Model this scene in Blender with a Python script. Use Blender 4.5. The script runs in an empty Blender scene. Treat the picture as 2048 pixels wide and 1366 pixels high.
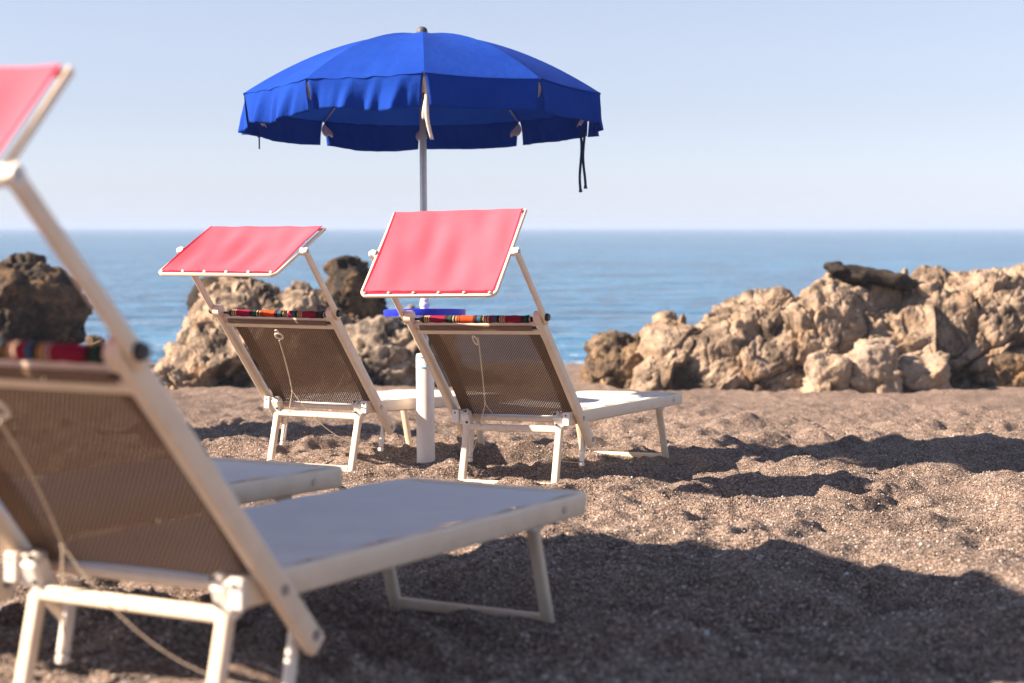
import bpy, bmesh, math, random
import numpy as np
from mathutils import Vector, Matrix

# ------------------------------------------------------------------ camera, sky, sun
scene = bpy.context.scene
F_PX, CAM_H, PITCH = 3398.0, 1.194, math.atan(228.0 / 3398.0)
cam_d = bpy.data.cameras.new('camera')
cam = bpy.data.objects.new('camera', cam_d)
scene.collection.objects.link(cam)
cam.location = (0, 0, CAM_H)
cam.rotation_euler = (math.pi / 2 - PITCH, 0, 0)
cam_d.sensor_width = 36.0
cam_d.lens = F_PX / 2048 * 36.0
cam_d.clip_start = 0.05
cam_d.clip_end = 60000
cam_d.dof.use_dof = True
cam_d.dof.focus_distance = 8.1
cam_d.dof.aperture_fstop = 2.4
scene.camera = cam

SUN_EL, SUN_AZ = math.radians(34), math.radians(9)      # light travels towards +X and a little away
SUN_V = Vector((math.cos(SUN_AZ) * math.cos(SUN_EL), math.sin(SUN_AZ) * math.cos(SUN_EL), -math.sin(SUN_EL)))
world = bpy.data.worlds.new('World'); scene.world = world
world.use_nodes = True
wn = world.node_tree.nodes; wl = world.node_tree.links
sky = wn.new('ShaderNodeTexSky'); sky.sky_type = 'NISHITA'; sky.sun_disc = False
sky.sun_elevation = SUN_EL
sky.sun_rotation = math.radians(-99)
sky.air_density = 1.0; sky.dust_density = 0.3; sky.ozone_density = 1.4; sky.altitude = 300
hsv = wn.new('ShaderNodeHueSaturation'); hsv.inputs['Saturation'].default_value = 0.38      # milky morning air
tint = wn.new('ShaderNodeMix'); tint.data_type = 'RGBA'; tint.blend_type = 'MULTIPLY'
tint.inputs[0].default_value = 1.0; tint.inputs[7].default_value = (0.735, 0.775, 0.935, 1)
wl.new(sky.outputs[0], hsv.inputs['Color']); wl.new(hsv.outputs[0], tint.inputs[6])
wl.new(tint.outputs[2], wn['Background'].inputs[0])
wn['Background'].inputs[1].default_value = 0.05
sun_d = bpy.data.lights.new('sun', 'SUN'); sun_d.energy = 5.0; sun_d.angle = math.radians(0.55)
sun_d.color = (1.0, 0.785, 0.595)
sun_o = bpy.data.objects.new('sun', sun_d); scene.collection.objects.link(sun_o)
sun_o.rotation_euler = SUN_V.to_track_quat('-Z', 'Y').to_euler()
vs = scene.view_settings
vs.view_transform = 'Standard'; vs.look = 'None'; vs.gamma = 1.0; vs.exposure = 1.75; vs.use_curve_mapping = False
scene.cycles.use_denoising = True
scene.cycles.max_bounces = 8; scene.cycles.transparent_max_bounces = 16

G1 = -0.0449
def gz(y): return G1 * (y - 7.0)                         # the beach falls gently towards the sea
SEA_Z = -0.80

# ------------------------------------------------------------------ helpers
col = scene.collection
def link(name, me, mat=None, parent=None):
    o = bpy.data.objects.new(name, me); col.objects.link(o)
    if mat and me is not None: me.materials.append(mat)
    if parent: o.parent = parent
    return o
def tag(o, label, cat, group=None):
    o['label'] = label; o['category'] = cat
    if group: o['group'] = group
    return o
def empty(name, label, cat, group=None):
    o = bpy.data.objects.new(name, None); col.objects.link(o); o.empty_display_size = 0.1
    return tag(o, label, cat, group)

class MB:
    """collects shapes for one mesh"""
    def __init__(s): s.v = []; s.f = []; s.uv = {}
    def add(s, vs_, fs):
        n = len(s.v); s.v += [tuple(p) for p in vs_]; s.f += [tuple(i + n for i in f) for f in fs]
    def loft(s, rings, cap=True, closed=False):
        n = len(rings[0]); vs_ = [p for r in rings for p in r]; fs = []
        m = len(rings)
        for i in range(m if closed else m - 1):
            a, b = i * n, ((i + 1) % m) * n
            for j in range(n):
                k = (j + 1) % n
                fs.append((a + j, a + k, b + k, b + j))
        if cap and not closed:
            fs.append(tuple(reversed(range(n)))); fs.append(tuple((m - 1) * n + j for j in range(n)))
        s.add(vs_, fs)
    def tube(s, pts, r, n=10, cap=True, closed=False):
        pts = [Vector(p) for p in pts]; rings = []
        rr = r if isinstance(r, (list, tuple)) else [r] * len(pts)
        prev = None
        for i, p in enumerate(pts):
            if closed: t = (pts[(i + 1) % len(pts)] - pts[i - 1]).normalized()
            else: t = (pts[min(i + 1, len(pts) - 1)] - pts[max(i - 1, 0)]).normalized()
            if prev is None:
                a = Vector((0, 0, 1)) if abs(t.z) < .9 else Vector((1, 0, 0))
                u = t.cross(a).normalized()
            else:
                u = (prev - t * prev.dot(t)).normalized()
            prev = u; w = t.cross(u)
            rings.append([p + (u * math.cos(k * 2 * math.pi / n) + w * math.sin(k * 2 * math.pi / n)) * rr[i] for k in range(n)])
        s.loft(rings, cap, closed)
    def sweep(s, pts, side, wa, wb, rad=.006, seg=2, closed=False):
        """rounded rectangle section: wa along `side`, wb along tangent x side; mitred at corners"""
        pts = [Vector(p) for p in pts]; rings = []
        sec = []
        for cx, cy, a0 in ((1, 1, 0), (-1, 1, 90), (-1, -1, 180), (1, -1, 270)):
            for k in range(seg + 1):
                a = math.radians(a0 + 90 * k / seg)
                sec.append((cx * (wa / 2 - rad) + rad * math.cos(a), cy * (wb / 2 - rad) + rad * math.sin(a)))
        for i, p in enumerate(pts):
            t1 = (pts[i] - pts[i - 1]).normalized() if i > 0 else None
            t2 = (pts[i + 1] - pts[i]).normalized() if i < len(pts) - 1 else None
            t = (t1 + t2).normalized() if t1 and t2 else (t1 or t2)
            k = 1.0 / max(.3, t.dot(t1)) if t1 and t2 else 1.0
            sd = Vector(side)
            sd = (sd - t * sd.dot(t)).normalized()
            w = t.cross(sd).normalized()
            # widen along the in-plane axis at a mitre
            bend = None
            if t1 and t2 and (t2 - t1).length > 1e-4: bend = (t2 - t1).normalized()
            ring = []
            for a, b in sec:
                off = sd * a + w * b
                if bend: off = off + bend * (off.dot(bend)) * (k - 1)
                ring.append(p + off)
            rings.append(ring)
        s.loft(rings)
    def box(s, c, d, R=None, bev=.003):
        c = Vector(c); x, y, z = d[0] / 2, d[1] / 2, d[2] / 2
        R = R or Matrix.Identity(3)
        b = min(bev, x * .6, y * .6, z * .6)
        rings = []
        for zz, ins in ((-z, b), (-z + b, 0), (z - b, 0), (z, b)):
            xx, yy = x - ins, y - ins
            q = [(xx, yy - b), (xx - b, yy), (-xx + b, yy), (-xx, yy - b), (-xx, -yy + b), (-xx + b, -yy), (xx - b, -yy), (xx, -yy + b)]
            rings.append([c + R @ Vector((px, py, zz)) for px, py in q])
        s.loft(rings)
    def lathe(s, prof, n=24, c=(0, 0, 0)):
        rings = [[(c[0] + r * math.cos(2 * math.pi * k / n), c[1] + r * math.sin(2 * math.pi * k / n), c[2] + z) for k in range(n)] for r, z in prof]
        s.loft(rings)
    def disc_y(s, c, r, th, n=12):
        c = Vector(c)
        prof = [(r, -th / 2), (r, th * .25), (r * .75, th / 2)]
        rings = [[c + Vector((rr * math.cos(2 * math.pi * k / n), yy, rr * math.sin(2 * math.pi * k / n))) for k in range(n)] for rr, yy in prof]
        s.loft(rings)
    def build(s, name, mat, parent=None, smooth=True, ang=35, uvs=None):
        me = bpy.data.meshes.new(name)
        me.from_pydata([tuple(p) for p in s.v], [], s.f); me.update()
        bm = bmesh.new(); bm.from_mesh(me); bmesh.ops.recalc_face_normals(bm, faces=bm.faces); bm.to_mesh(me); bm.free()
        if smooth:
            me.polygons.foreach_set('use_smooth', [True] * len(me.polygons))
            me.set_sharp_from_angle(angle=math.radians(ang))
        return link(name, me, mat, parent)

def sheet(name, mat, parent, fn, nu, nv, su=1.0, sv=1.0, thick=0.0):
    """grid surface fn(u,v) with a UV map in metres"""
    vs_, fs, uv = [], [], []
    for i in range(nu + 1):
        for j in range(nv + 1):
            vs_.append(tuple(fn(i / nu, j / nv))); uv.append((i / nu * su, j / nv * sv))
    W = nv + 1
    for i in range(nu):
        for j in range(nv):
            fs.append((i * W + j, (i + 1) * W + j, (i + 1) * W + j + 1, i * W + j + 1))
    me = bpy.data.meshes.new(name); me.from_pydata(vs_, [], fs); me.update()
    l = me.uv_layers.new(name='UVMap')
    for lp in me.loops: l.data[lp.index].uv = uv[lp.vertex_index]
    me.polygons.foreach_set('use_smooth', [True] * len(me.polygons))
    o = link(name, me, mat, parent)
    if thick:
        m = o.modifiers.new('cloth_thickness', 'SOLIDIFY'); m.thickness = thick; m.offset = 0
    return o

# ---- vectorised noise
def _h(ix, iy, iz, seed):
    n = (ix.astype(np.int64) * 374761393 + iy.astype(np.int64) * 668265263 + iz.astype(np.int64) * 2147483647 + seed * 974711) & 0xffffffff
    n = ((n ^ (n >> 13)) * 1274126177) & 0xffffffff
    n = ((n ^ (n >> 16)) * 2246822519) & 0xffffffff
    return ((n ^ (n >> 15)) & 0xffffff) / float(0xffffff)
def vnoise(p, seed=0):
    """smooth value noise in -1..1, p (N,3)"""
    i = np.floor(p).astype(np.int64); f = p - i; f = f * f * f * (f * (f * 6 - 15) + 10)
    r = 0
    for dx in (0, 1):
        wx = f[:, 0] if dx else 1 - f[:, 0]
        for dy in (0, 1):
            wy = f[:, 1] if dy else 1 - f[:, 1]
            for dz in (0, 1):
                wz = f[:, 2] if dz else 1 - f[:, 2]
                r = r + wx * wy * wz * _h(i[:, 0] + dx, i[:, 1] + dy, i[:, 2] + dz, seed)
    return r * 2 - 1
def fbm(p, oct=4, seed=0, gain=.5):
    a, r = 1.0, 0
    for k in range(oct):
        r = r + a * vnoise(p * 2 ** k + 17.3 * k, seed + k); a *= gain
    return r
def ridged(p, oct=4, seed=0, gain=.5):
    a, r = 1.0, 0
    for k in range(oct):
        r = r + a * (1 - 2 * np.abs(vnoise(p * 2 ** k + 11.7 * k, seed + k))); a *= gain
    return r
def worley(p, seed=0):
    i = np.floor(p).astype(np.int64); f1 = np.full(len(p), 9.); f2 = np.full(len(p), 9.); cid = np.zeros(len(p))
    for dx in (-1, 0, 1):
        for dy in (-1, 0, 1):
            for dz in (-1, 0, 1):
                c = i + np.array((dx, dy, dz))
                q = np.stack([_h(c[:, 0], c[:, 1], c[:, 2], seed + k) for k in (1, 2, 3)], 1)
                d = np.linalg.norm(c + q - p, axis=1)
                h = _h(c[:, 0], c[:, 1], c[:, 2], seed + 9)
                m = d < f1
                f2 = np.where(m, f1, np.minimum(f2, d)); cid = np.where(m, h, cid); f1 = np.where(m, d, f1)
    return f1, f2, cid

# ------------------------------------------------------------------ materials
class NT:
    def __init__(s, name):
        s.m = bpy.data.materials.new(name); s.m.use_nodes = True
        s.t = s.m.node_tree; s.t.nodes.clear(); s.out = s.n('ShaderNodeOutputMaterial')
    def n(s, typ, **kw):
        nd = s.t.nodes.new(typ)
        for k, v in kw.items():
            if k.startswith('i_'):
                key = k[2:]; key = int(key) if key.isdigit() else key.replace('_', ' ')
                nd.inputs[key].default_value = v
            else: setattr(nd, k, v)
        return nd
    def l(s, a, b): s.t.links.new(a, b)
    def math(s, op, a, b=None, c=None):
        nd = s.n('ShaderNodeMath', operation=op)
        for k, x in enumerate((a, b, c)):
            if x is None: continue
            if isinstance(x, (int, float)): nd.inputs[k].default_value = x
            else: s.l(x, nd.inputs[k])
        return nd.outputs[0]
    def ramp(s, fac, stops, interp='LINEAR'):
        r = s.n('ShaderNodeValToRGB'); cr = r.color_ramp; cr.interpolation = interp
        while len(cr.elements) < len(stops): cr.elements.new(.5)
        for e, (p, c) in zip(cr.elements, stops):
            e.position = p; e.color = (*c, 1) if len(c) == 3 else c
        s.l(fac, r.inputs[0]); return r.outputs[0]
    def mix(s, fac, a, b, mode='MIX'):
        nd = s.n('ShaderNodeMix', data_type='RGBA', blend_type=mode)
        for k, x in ((0, fac), (6, a), (7, b)):
            if isinstance(x, (int, float)): nd.inputs[k].default_value = x
            elif isinstance(x, tuple): nd.inputs[k].default_value = (*x, 1)
            else: s.l(x, nd.inputs[k])
        return nd.outputs[2]
    def coords(s, which='Object'): return s.n('ShaderNodeTexCoord').outputs[which]
    def noise(s, vec, scale, detail=4, rough=.55, out=0):
        nd = s.n('ShaderNodeTexNoise', i_Scale=scale, i_Detail=detail, i_Roughness=rough); s.l(vec, nd.inputs['Vector'])
        return nd.outputs[out]
    def voro(s, vec, scale, out='Color', feature='F1'):
        nd = s.n('ShaderNodeTexVoronoi', feature=feature, i_Scale=scale); s.l(vec, nd.inputs['Vector'])
        return nd.outputs[out]
    def bump(s, h, dist, strength=1.0, normal=None):
        nd = s.n('ShaderNodeBump', i_Distance=dist, i_Strength=strength); s.l(h, nd.inputs['Height'])
        if normal: s.l(normal, nd.inputs['Normal'])
        return nd.outputs[0]
    def pbsdf(s, color, rough=.6, normal=None, **kw):
        b = s.n('ShaderNodeBsdfPrincipled')
        if isinstance(color, tuple): b.inputs['Base Color'].default_value = (*color, 1)
        else: s.l(color, b.inputs['Base Color'])
        if isinstance(rough, (int, float)): b.inputs['Roughness'].default_value = rough
        else: s.l(rough, b.inputs['Roughness'])
        for k, v in kw.items(): b.inputs[k.replace('_', ' ')].default_value = v
        if normal: s.l(normal, b.inputs['Normal'])
        return b.outputs[0]
    def done(s, sh): s.l(sh, s.out.inputs[0]); return s.m

def sand_mat():
    t = NT('sand'); c = t.coords()
    big = t.noise(c, .9, 3)
    mid = t.noise(c, 7, 4)
    g1 = t.voro(c, 140)                      # single grains
    sep = t.n('ShaderNodeSeparateColor'); t.l(g1, sep.inputs[0])
    grain = t.ramp(sep.outputs[0], [(0, (.020, .016, .015)), (.25, (.09, .070, .058)), (.55, (.26, .206, .168)), (.8, (.44, .355, .296)), (.96, (.60, .52, .46)), (1, (.80, .76, .72))])
    g2 = t.voro(c, 420); s2 = t.n('ShaderNodeSeparateColor'); t.l(g2, s2.inputs[0])
    fine = t.ramp(s2.outputs[1], [(0, (.09, .07, .058)), (.5, (.26, .20, .162)), (1, (.43, .355, .30))])
    colr = t.mix(.45, grain, fine)
    tone = t.ramp(t.math('ADD', t.math('MULTIPLY', big, .5), t.math('MULTIPLY', mid, .5)), [(.35, (.70, .67, .68)), (.62, (1.17, 1.13, 1.14))])
    colr = t.mix(1.0, colr, tone, 'MULTIPLY')
    h1 = t.voro(c, 140, 'Distance'); h2 = t.voro(c, 60, 'Distance')
    n1 = t.noise(c, 45, 4, .65)
    b = t.bump(n1, .03, .9)
    b = t.bump(h2, .010, .8, b)
    b = t.bump(h1, .008, 1.0, b)
    return t.done(t.pbsdf(colr, .85, b, Specular_IOR_Level=.25))
def gravel_mat():
    t = NT('gravel'); r = t.n('ShaderNodeObjectInfo')
    a = t.n('ShaderNodeAttribute', attribute_name='tone').outputs['Fac']
    colr = t.ramp(a, [(0, (.05, .044, .041)), (.3, (.15, .124, .107)), (.6, (.31, .258, .222)), (.88, (.48, .42, .375)), (1, (.72, .69, .66))])
    return t.done(t.pbsdf(colr, .6))
def rock_mat(name, light, mid, dark, cover, lo=.42, hi=.60, tint=(.33, .20, .09)):
    t = NT(name); c = t.coords()
    n1 = t.noise(c, 1.6, 6, .62); n2 = t.noise(c, 6, 6, .65); n3 = t.noise(c, 30, 4, .6)
    base = t.mix(t.ramp(n2, [(.36, (0, 0, 0)), (.62, (1, 1, 1))]), mid, light)
    base = t.mix(t.math('MULTIPLY', t.ramp(t.noise(c, 2.3, 3), [(.5, (0, 0, 0)), (.68, (1, 1, 1))]), .5), base, tint)
    # dark lichen and algae crust in patches
    cr = t.math('ADD', t.math('MULTIPLY', n1, .7), t.math('MULTIPLY', n2, .3))
    fac = t.ramp(cr, [(lo, (cover,) * 3), (hi, (0, 0, 0))])
    base = t.mix(fac, base, dark)
    base = t.mix(1.0, base, t.ramp(n3, [(.3, (.72, .72, .72)), (.65, (1.12, 1.12, 1.12))]), 'MULTIPLY')
    b = t.bump(n2, .035, .7); b = t.bump(n3, .014, .9, b)
    return t.done(t.pbsdf(base, .85, b, Specular_IOR_Level=.3))
def water_mat():
    t = NT('sea_water'); c = t.coords()
    mp = t.n('ShaderNodeMapping'); mp.inputs['Scale'].default_value = (.55, 1.0, 1.0); t.l(c, mp.inputs[0])
    v = mp.outputs[0]
    w1 = t.noise(v, .45, 3, .5); w2 = t.noise(v, 2.2, 4, .55); w3 = t.noise(v, .06, 3, .5)
    b = t.bump(w1, 2.6, 1.0); b = t.bump(w2, .62, 1.0, b)
    tone = t.ramp(w3, [(.35, (.008, .090, .225)), (.65, (.018, .155, .33))])
    # thin wash of foam along the shore
    sp = t.n('ShaderNodeSeparateXYZ'); t.l(c, sp.inputs[0])
    near = t.n('ShaderNodeMapRange'); near.inputs[1].default_value = 24.5; near.inputs[2].default_value = 29.0; near.inputs[3].default_value = .09; near.inputs[4].default_value = -.25
    t.l(sp.outputs[1], near.inputs[0])
    fm = t.ramp(t.math('ADD', t.noise(v, 1.6, 5, .65), near.outputs[0]), [(.60, (0, 0, 0)), (.74, (1, 1, 1))])
    tone = t.mix(fm, tone, (.62, .66, .68))
    rg = t.math('ADD', t.math('MULTIPLY', fm, .5), .12)
    return t.done(t.pbsdf(tone, rg, b, IOR=1.33))
def paint_mat(name, c1, rough=.4, dirt=.25):
    t = NT(name); c = t.coords()
    n = t.noise(c, 14, 5, .65)
    d = tuple(x * y for x, y in zip(c1, (.80, .76, .70)))
    colr = t.mix(t.math('MULTIPLY', t.ramp(n, [(.45, (0, 0, 0)), (.75, (1, 1, 1))]), dirt), c1, d)
    b = t.bump(t.noise(c, 60, 2), .0006, .5)
    return t.done(t.pbsdf(colr, rough, b))
def sling_mat(name, c1, c2, hole, pa=.0155, pb=.0105, trans=.25, yarn=(.80, .805, .82)):
    t = NT(name)
    uv = t.n('ShaderNodeUVMap', uv_map='UVMap').outputs[0]
    sp = t.n('ShaderNodeSeparateXYZ'); t.l(uv, sp.inputs[0])
    cu = t.math('COSINE', t.math('MULTIPLY', sp.outputs[0], 2 * math.pi / pa))
    cv = t.math('COSINE', t.math('MULTIPLY', sp.outputs[1], 2 * math.pi / pb))
    f = t.math('MULTIPLY', cu, cv)
    hl = t.math('GREATER_THAN', f, hole)
    nz = t.noise(t.coords(), 5, 4)
    colr = t.mix(t.ramp(nz, [(.35, (0, 0, 0)), (.7, (1, 1, 1))]), c1, c2)
    colr = t.mix(t.math('GREATER_THAN', f, .22), colr, yarn)
    b = t.bump(f, .0015, .6)
    d = t.pbsdf(colr, .7, b, Specular_IOR_Level=.2)
    tr = t.n('ShaderNodeBsdfTranslucent'); t.l(colr, tr.inputs[0])
    m1 = t.n('ShaderNodeMixShader'); m1.inputs[0].default_value = trans; t.l(d, m1.inputs[1]); t.l(tr.outputs[0], m1.inputs[2])
    tp = t.n('ShaderNodeBsdfTransparent')
    m2 = t.n('ShaderNodeMixShader'); t.l(hl, m2.inputs[0]); t.l(m1.outputs[0], m2.inputs[1]); t.l(tp.outputs[0], m2.inputs[2])
    return t.done(m2.outputs[0])
def cloth_mat(name, c1, c2, trans, rough=.75, sheen=.0, wr=.0):
    t = NT(name); c = t.coords()
    n = t.noise(c, 3.5, 4)
    colr = t.mix(t.ramp(n, [(.35, (0, 0, 0)), (.7, (1, 1, 1))]), c1, c2)
    b = t.bump(t.noise(c, 450, 2), .0006, .6)
    if wr: b = t.bump(t.noise(c, 16, 3, .55), wr, .9, b)
    d = t.pbsdf(colr, rough, b, Specular_IOR_Level=.10, Sheen_Weight=sheen)
    if not trans: return t.done(d)
    tr = t.n('ShaderNodeBsdfTranslucent'); t.l(colr, tr.inputs[0])
    m1 = t.n('ShaderNodeMixShader'); m1.inputs[0].default_value = trans; t.l(d, m1.inputs[1]); t.l(tr.outputs[0], m1.inputs[2])
    return t.done(m1.outputs[0])
def stripe_mat():
    t = NT('striped_cloth'); c = t.coords()
    sp = t.n('ShaderNodeSeparateXYZ'); t.l(c, sp.inputs[0])
    fr = t.math('FRACT', t.math('ADD', t.math('MULTIPLY', sp.outputs[1], -1 / .40), .75))
    MG, GR, OR, BL, YE, CR, BK, DR = (.20, .006, .03), (.012, .05, .034), (.38, .055, .008), (.025, .085, .14), (.42, .22, .03), (.40, .30, .22), (.005, .005, .008), (.07, .006, .012)
    st = [(0, BL), (.045, BK), (.075, YE), (.095, BK), (.105, CR), (.12, DR), (.13, CR), (.145, MG), (.345, DR), (.375, BK), (.395, GR), (.44, BK), (.46, CR), (.475, BK), (.50, YE), (.515, BK), (.53, OR), (.55, DR), (.565, OR), (.73, DR), (.76, BK), (.785, BL), (.83, BK), (.86, YE), (.875, BK), (.89, CR), (.905, DR), (.92, CR), (.94, MG), (1, MG)]
    colr = t.ramp(fr, st, 'CONSTANT')
    b = t.bump(t.noise(c, 300, 2), .0008, .6)
    return t.done(t.pbsdf(colr, .8, b, Specular_IOR_Level=.2))
def plain(name, c, rough=.5, metal=0.0):
    t = NT(name); cc = t.coords()
    n = t.noise(cc, 30, 4)
    colr = t.mix(t.ramp(n, [(.3, (0, 0, 0)), (.7, (1, 1, 1))]), tuple(x * .85 for x in c), c)
    return t.done(t.pbsdf(colr, rough, None, Metallic=metal))

M_SAND = sand_mat(); M_GRAVEL = gravel_mat(); M_WATER = water_mat()
M_FRAME = paint_mat('cream_painted_aluminium', (.76, .645, .51), .42, .6)
M_WHITE = paint_mat('white_plastic', (.78, .75, .70), .4, .35)
M_SLING = sling_mat('seat_sling', (.86, .865, .88), (.80, .805, .82), .95, .0085, .0075, .2)
M_BACK_SHADED = sling_mat('shaded_back_sling', (.135, .086, .056), (.11, .070, .046), .80, .0165, .0118, .10, (.42, .30, .205))  # same cloth as the seat, its deep shade painted in as brown
M_HEM = sling_mat('sling_hem', (.105, .068, .045), (.09, .058, .040), .92, .0165, .0118, .10, (.33, .225, .15))  # same shade-darkened brown, a step darker for the doubled cloth
M_PINK = cloth_mat('pink_canvas', (.75, .15, .215), (.68, .115, .175), .35, .95)
M_RED_SHADED = cloth_mat('shaded_red_hem', (.42, .012, .04), (.36, .01, .035), 0)  # hem of the pink canvas, its shade put into the darker red
M_BLUE = cloth_mat('blue_canvas', (.0060, .043, .32), (.0085, .054, .36), .06, .95, .0, .005)
M_STRIPE = stripe_mat()
M_BLACK = plain('black_plastic', (.02, .02, .024), .45)
M_METAL = plain('galvanised_steel', (.46, .45, .46), .38, .85)
M_TRAY = plain('blue_plastic', (.012, .03, .62), .35)
M_CYAN = plain('cyan_print', (.03, .32, .62), .5)
M_CORD = plain('cream_cord', (.66, .56, .44), .8)
M_RING = plain('cream_ring', (.82, .76, .62), .4)
M_POCKET = plain('beige_tape', (.82, .70, .60), .8)
M_NAVY = plain('navy_cord', (.006, .025, .11), .8)
M_STUD = plain('steel_stud', (.72, .66, .62), .35, .4)
M_DKGREY = plain('grey_cap', (.07, .075, .07), .6)
M_ROCK = rock_mat('limestone', (.33, .258, .195), (.20, .150, .110), (.040, .031, .024), .9, .37, .50, (.22, .135, .065))
M_ROCKG = rock_mat('grey_rock', (.33, .28, .23), (.19, .155, .125), (.030, .025, .022), .95, .40, .52, (.20, .13, .07))
M_ROCKM = rock_mat('streaked_rock', (.36, .285, .215), (.20, .150, .110), (.034, .027, .022), .92, .42, .53, (.22, .135, .065))
M_ROCKP = rock_mat('pale_limestone', (.37, .30, .24), (.27, .21, .16), (.07, .052, .04), .8, .35, .46, (.25, .165, .09))
M_ROCKB = rock_mat('brown_crusted_rock', (.24, .175, .112), (.135, .093, .060), (.036, .026, .019), .9, .42, .60, (.30, .17, .06))
M_ROCKK = rock_mat('black_crust_rock', (.055, .042, .032), (.03, .024, .02), (.012, .010, .010), .9, .44, .62, (.05, .035, .02))
M_ROCKD = rock_mat('dark_algae_rock', (.15, .10, .055), (.055, .038, .026), (.016, .013, .012), .95, .44, .62)

# ------------------------------------------------------------------ the beach
def axis(lo_far, lo, hi, hi_far, d, g):
    mid = list(np.arange(lo, hi, d)); a, s = [], d
    x = lo
    while x > lo_far: s *= g; x -= s; a.append(x)
    b, s = [], d; x = mid[-1]
    while x < hi_far: s *= g; x += s; b.append(x)
    return np.array(a[::-1] + mid + b)
def sand_height(X, Y):
    n = len(X)
    P = np.stack([X, Y, np.zeros(n)], 1)
    near = np.clip((40 - np.abs(Y)) / 20, 0, 1)
    z = G1 * (Y - 7.0)
    behind = Y < -5
    z = np.where(behind, G1 * (-12.0) + (-5 - Y) * .02, z)
    W = P + .10 * np.stack([fbm(P * 2.1, 2, 70), fbm(P * 2.1 + 9, 2, 75), np.zeros(n)], 1)
    und = .024 * fbm(W * 1.1, 2, 3) + .044 * fbm(W * (2.5, 3.0, 1), 3, 11)
    # trampled pits: soft cells
    f1, f2, cid = worley(W * (3.1, 3.8, 1), 21)
    pit = np.where(cid > .35, (cid - .2), .1) * -.085 * np.exp(-(f1 / .36) ** 2.6)
    rim = .026 * np.exp(-((f1 - .52) / .16) ** 2)
    fine = .009 * fbm(P * 11, 3, 31)
    lump = .022 * fbm(W * 6.0, 2, 41) + .011 * fbm(W * 13.0, 2, 44) - .012 * np.clip(vnoise(P * 4.3 + 3, 57) - .25, 0, 1) * 2
    calm = np.clip((18 - Y) / 6, .55, 1)
    h = near * calm * (und + pit + rim + fine + lump)
    for (px0, py0, px1, py1, hh) in FEET:                # the legs have settled into levelled sand
        dx, dy = px1 - px0, py1 - py0
        t = np.clip(((X - px0) * dx + (Y - py0) * dy) / (dx * dx + dy * dy), 0, 1)
        d2 = (X - px0 - t * dx) ** 2 + (Y - py0 - t * dy) ** 2
        w = np.exp(-d2 / .15 ** 2)
        h = h * (1 - w) + w * (hh - z - .010 + .35 * h)
    h = h * (1 - .8 * np.exp(-((X + .4726) ** 2 + (Y - 9.2672) ** 2) / .25 ** 2)) + .004 * np.exp(-((X + .4726) ** 2 + (Y - 9.2672) ** 2) / .11 ** 2)     # heaped round the umbrella sleeve
    return z + h
PLACES = {'A': (-.791, 3.610, 1.0955, -.0187, -.0337), 'B': (.0304, 8.4487, 1.1331, -.0001, -.0297), 'C': (-1.5696, 4.0405, 1.069, .0184, -.0365), 'D': (-1.0252, 9.1155, 1.1339, .0212, -.0628)}
FEET = []
for X_, Y_, yaw_, z0_, ti_ in PLACES.values():
    for lx in (-.127, 1.47):
        c_, s_ = math.cos(yaw_), math.sin(yaw_)
        FEET.append((X_ + lx * c_ - .25 * s_, Y_ + lx * s_ + .25 * c_, X_ + lx * c_ + .25 * s_, Y_ + lx * s_ - .25 * c_, z0_ + gz(Y_) + lx * math.sin(ti_)))
xs = axis(-300, -3.0, 3.4, 300, .0165, 1.035)
ys = axis(-200, 3.6, 10.6, 27.5, .0165, 1.022)
XX, YY = np.meshgrid(xs, ys, indexing='ij')
ZZ = sand_height(XX.ravel(), YY.ravel())
nx, ny = len(xs), len(ys)
me = bpy.data.meshes.new('sand')
co = np.stack([XX.ravel(), YY.ravel(), ZZ], 1)
ii = (np.arange(nx - 1)[:, None] * ny + np.arange(ny - 1)[None, :]).ravel()
quads = np.stack([ii, ii + ny, ii + ny + 1, ii + 1], 1)
me.vertices.add(len(co)); me.vertices.foreach_set('co', co.ravel())
me.loops.add(quads.size); me.loops.foreach_set('vertex_index', quads.ravel().astype(np.int32))
me.polygons.add(len(quads)); me.polygons.foreach_set('loop_start', np.arange(0, quads.size, 4, dtype=np.int32))
me.polygons.foreach_set('loop_total', np.full(len(quads), 4, dtype=np.int32))
me.update(calc_edges=True); me.polygons.foreach_set('use_smooth', np.ones(len(quads), dtype=bool))
sand = link('sand', me, M_SAND); sand['kind'] = 'structure'
def ground(x, y): return float(sand_height(np.array([x], float), np.array([y], float))[0])

# the sea, to the horizon
me = bpy.data.meshes.new('sea')
me.from_pydata([(-40000, 19, SEA_Z), (40000, 19, SEA_Z), (40000, 50000, SEA_Z), (-40000, 50000, SEA_Z)], [], [(0, 1, 2, 3)]); me.update()
sea = link('sea', me, M_WATER); sea['kind'] = 'structure'

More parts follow.
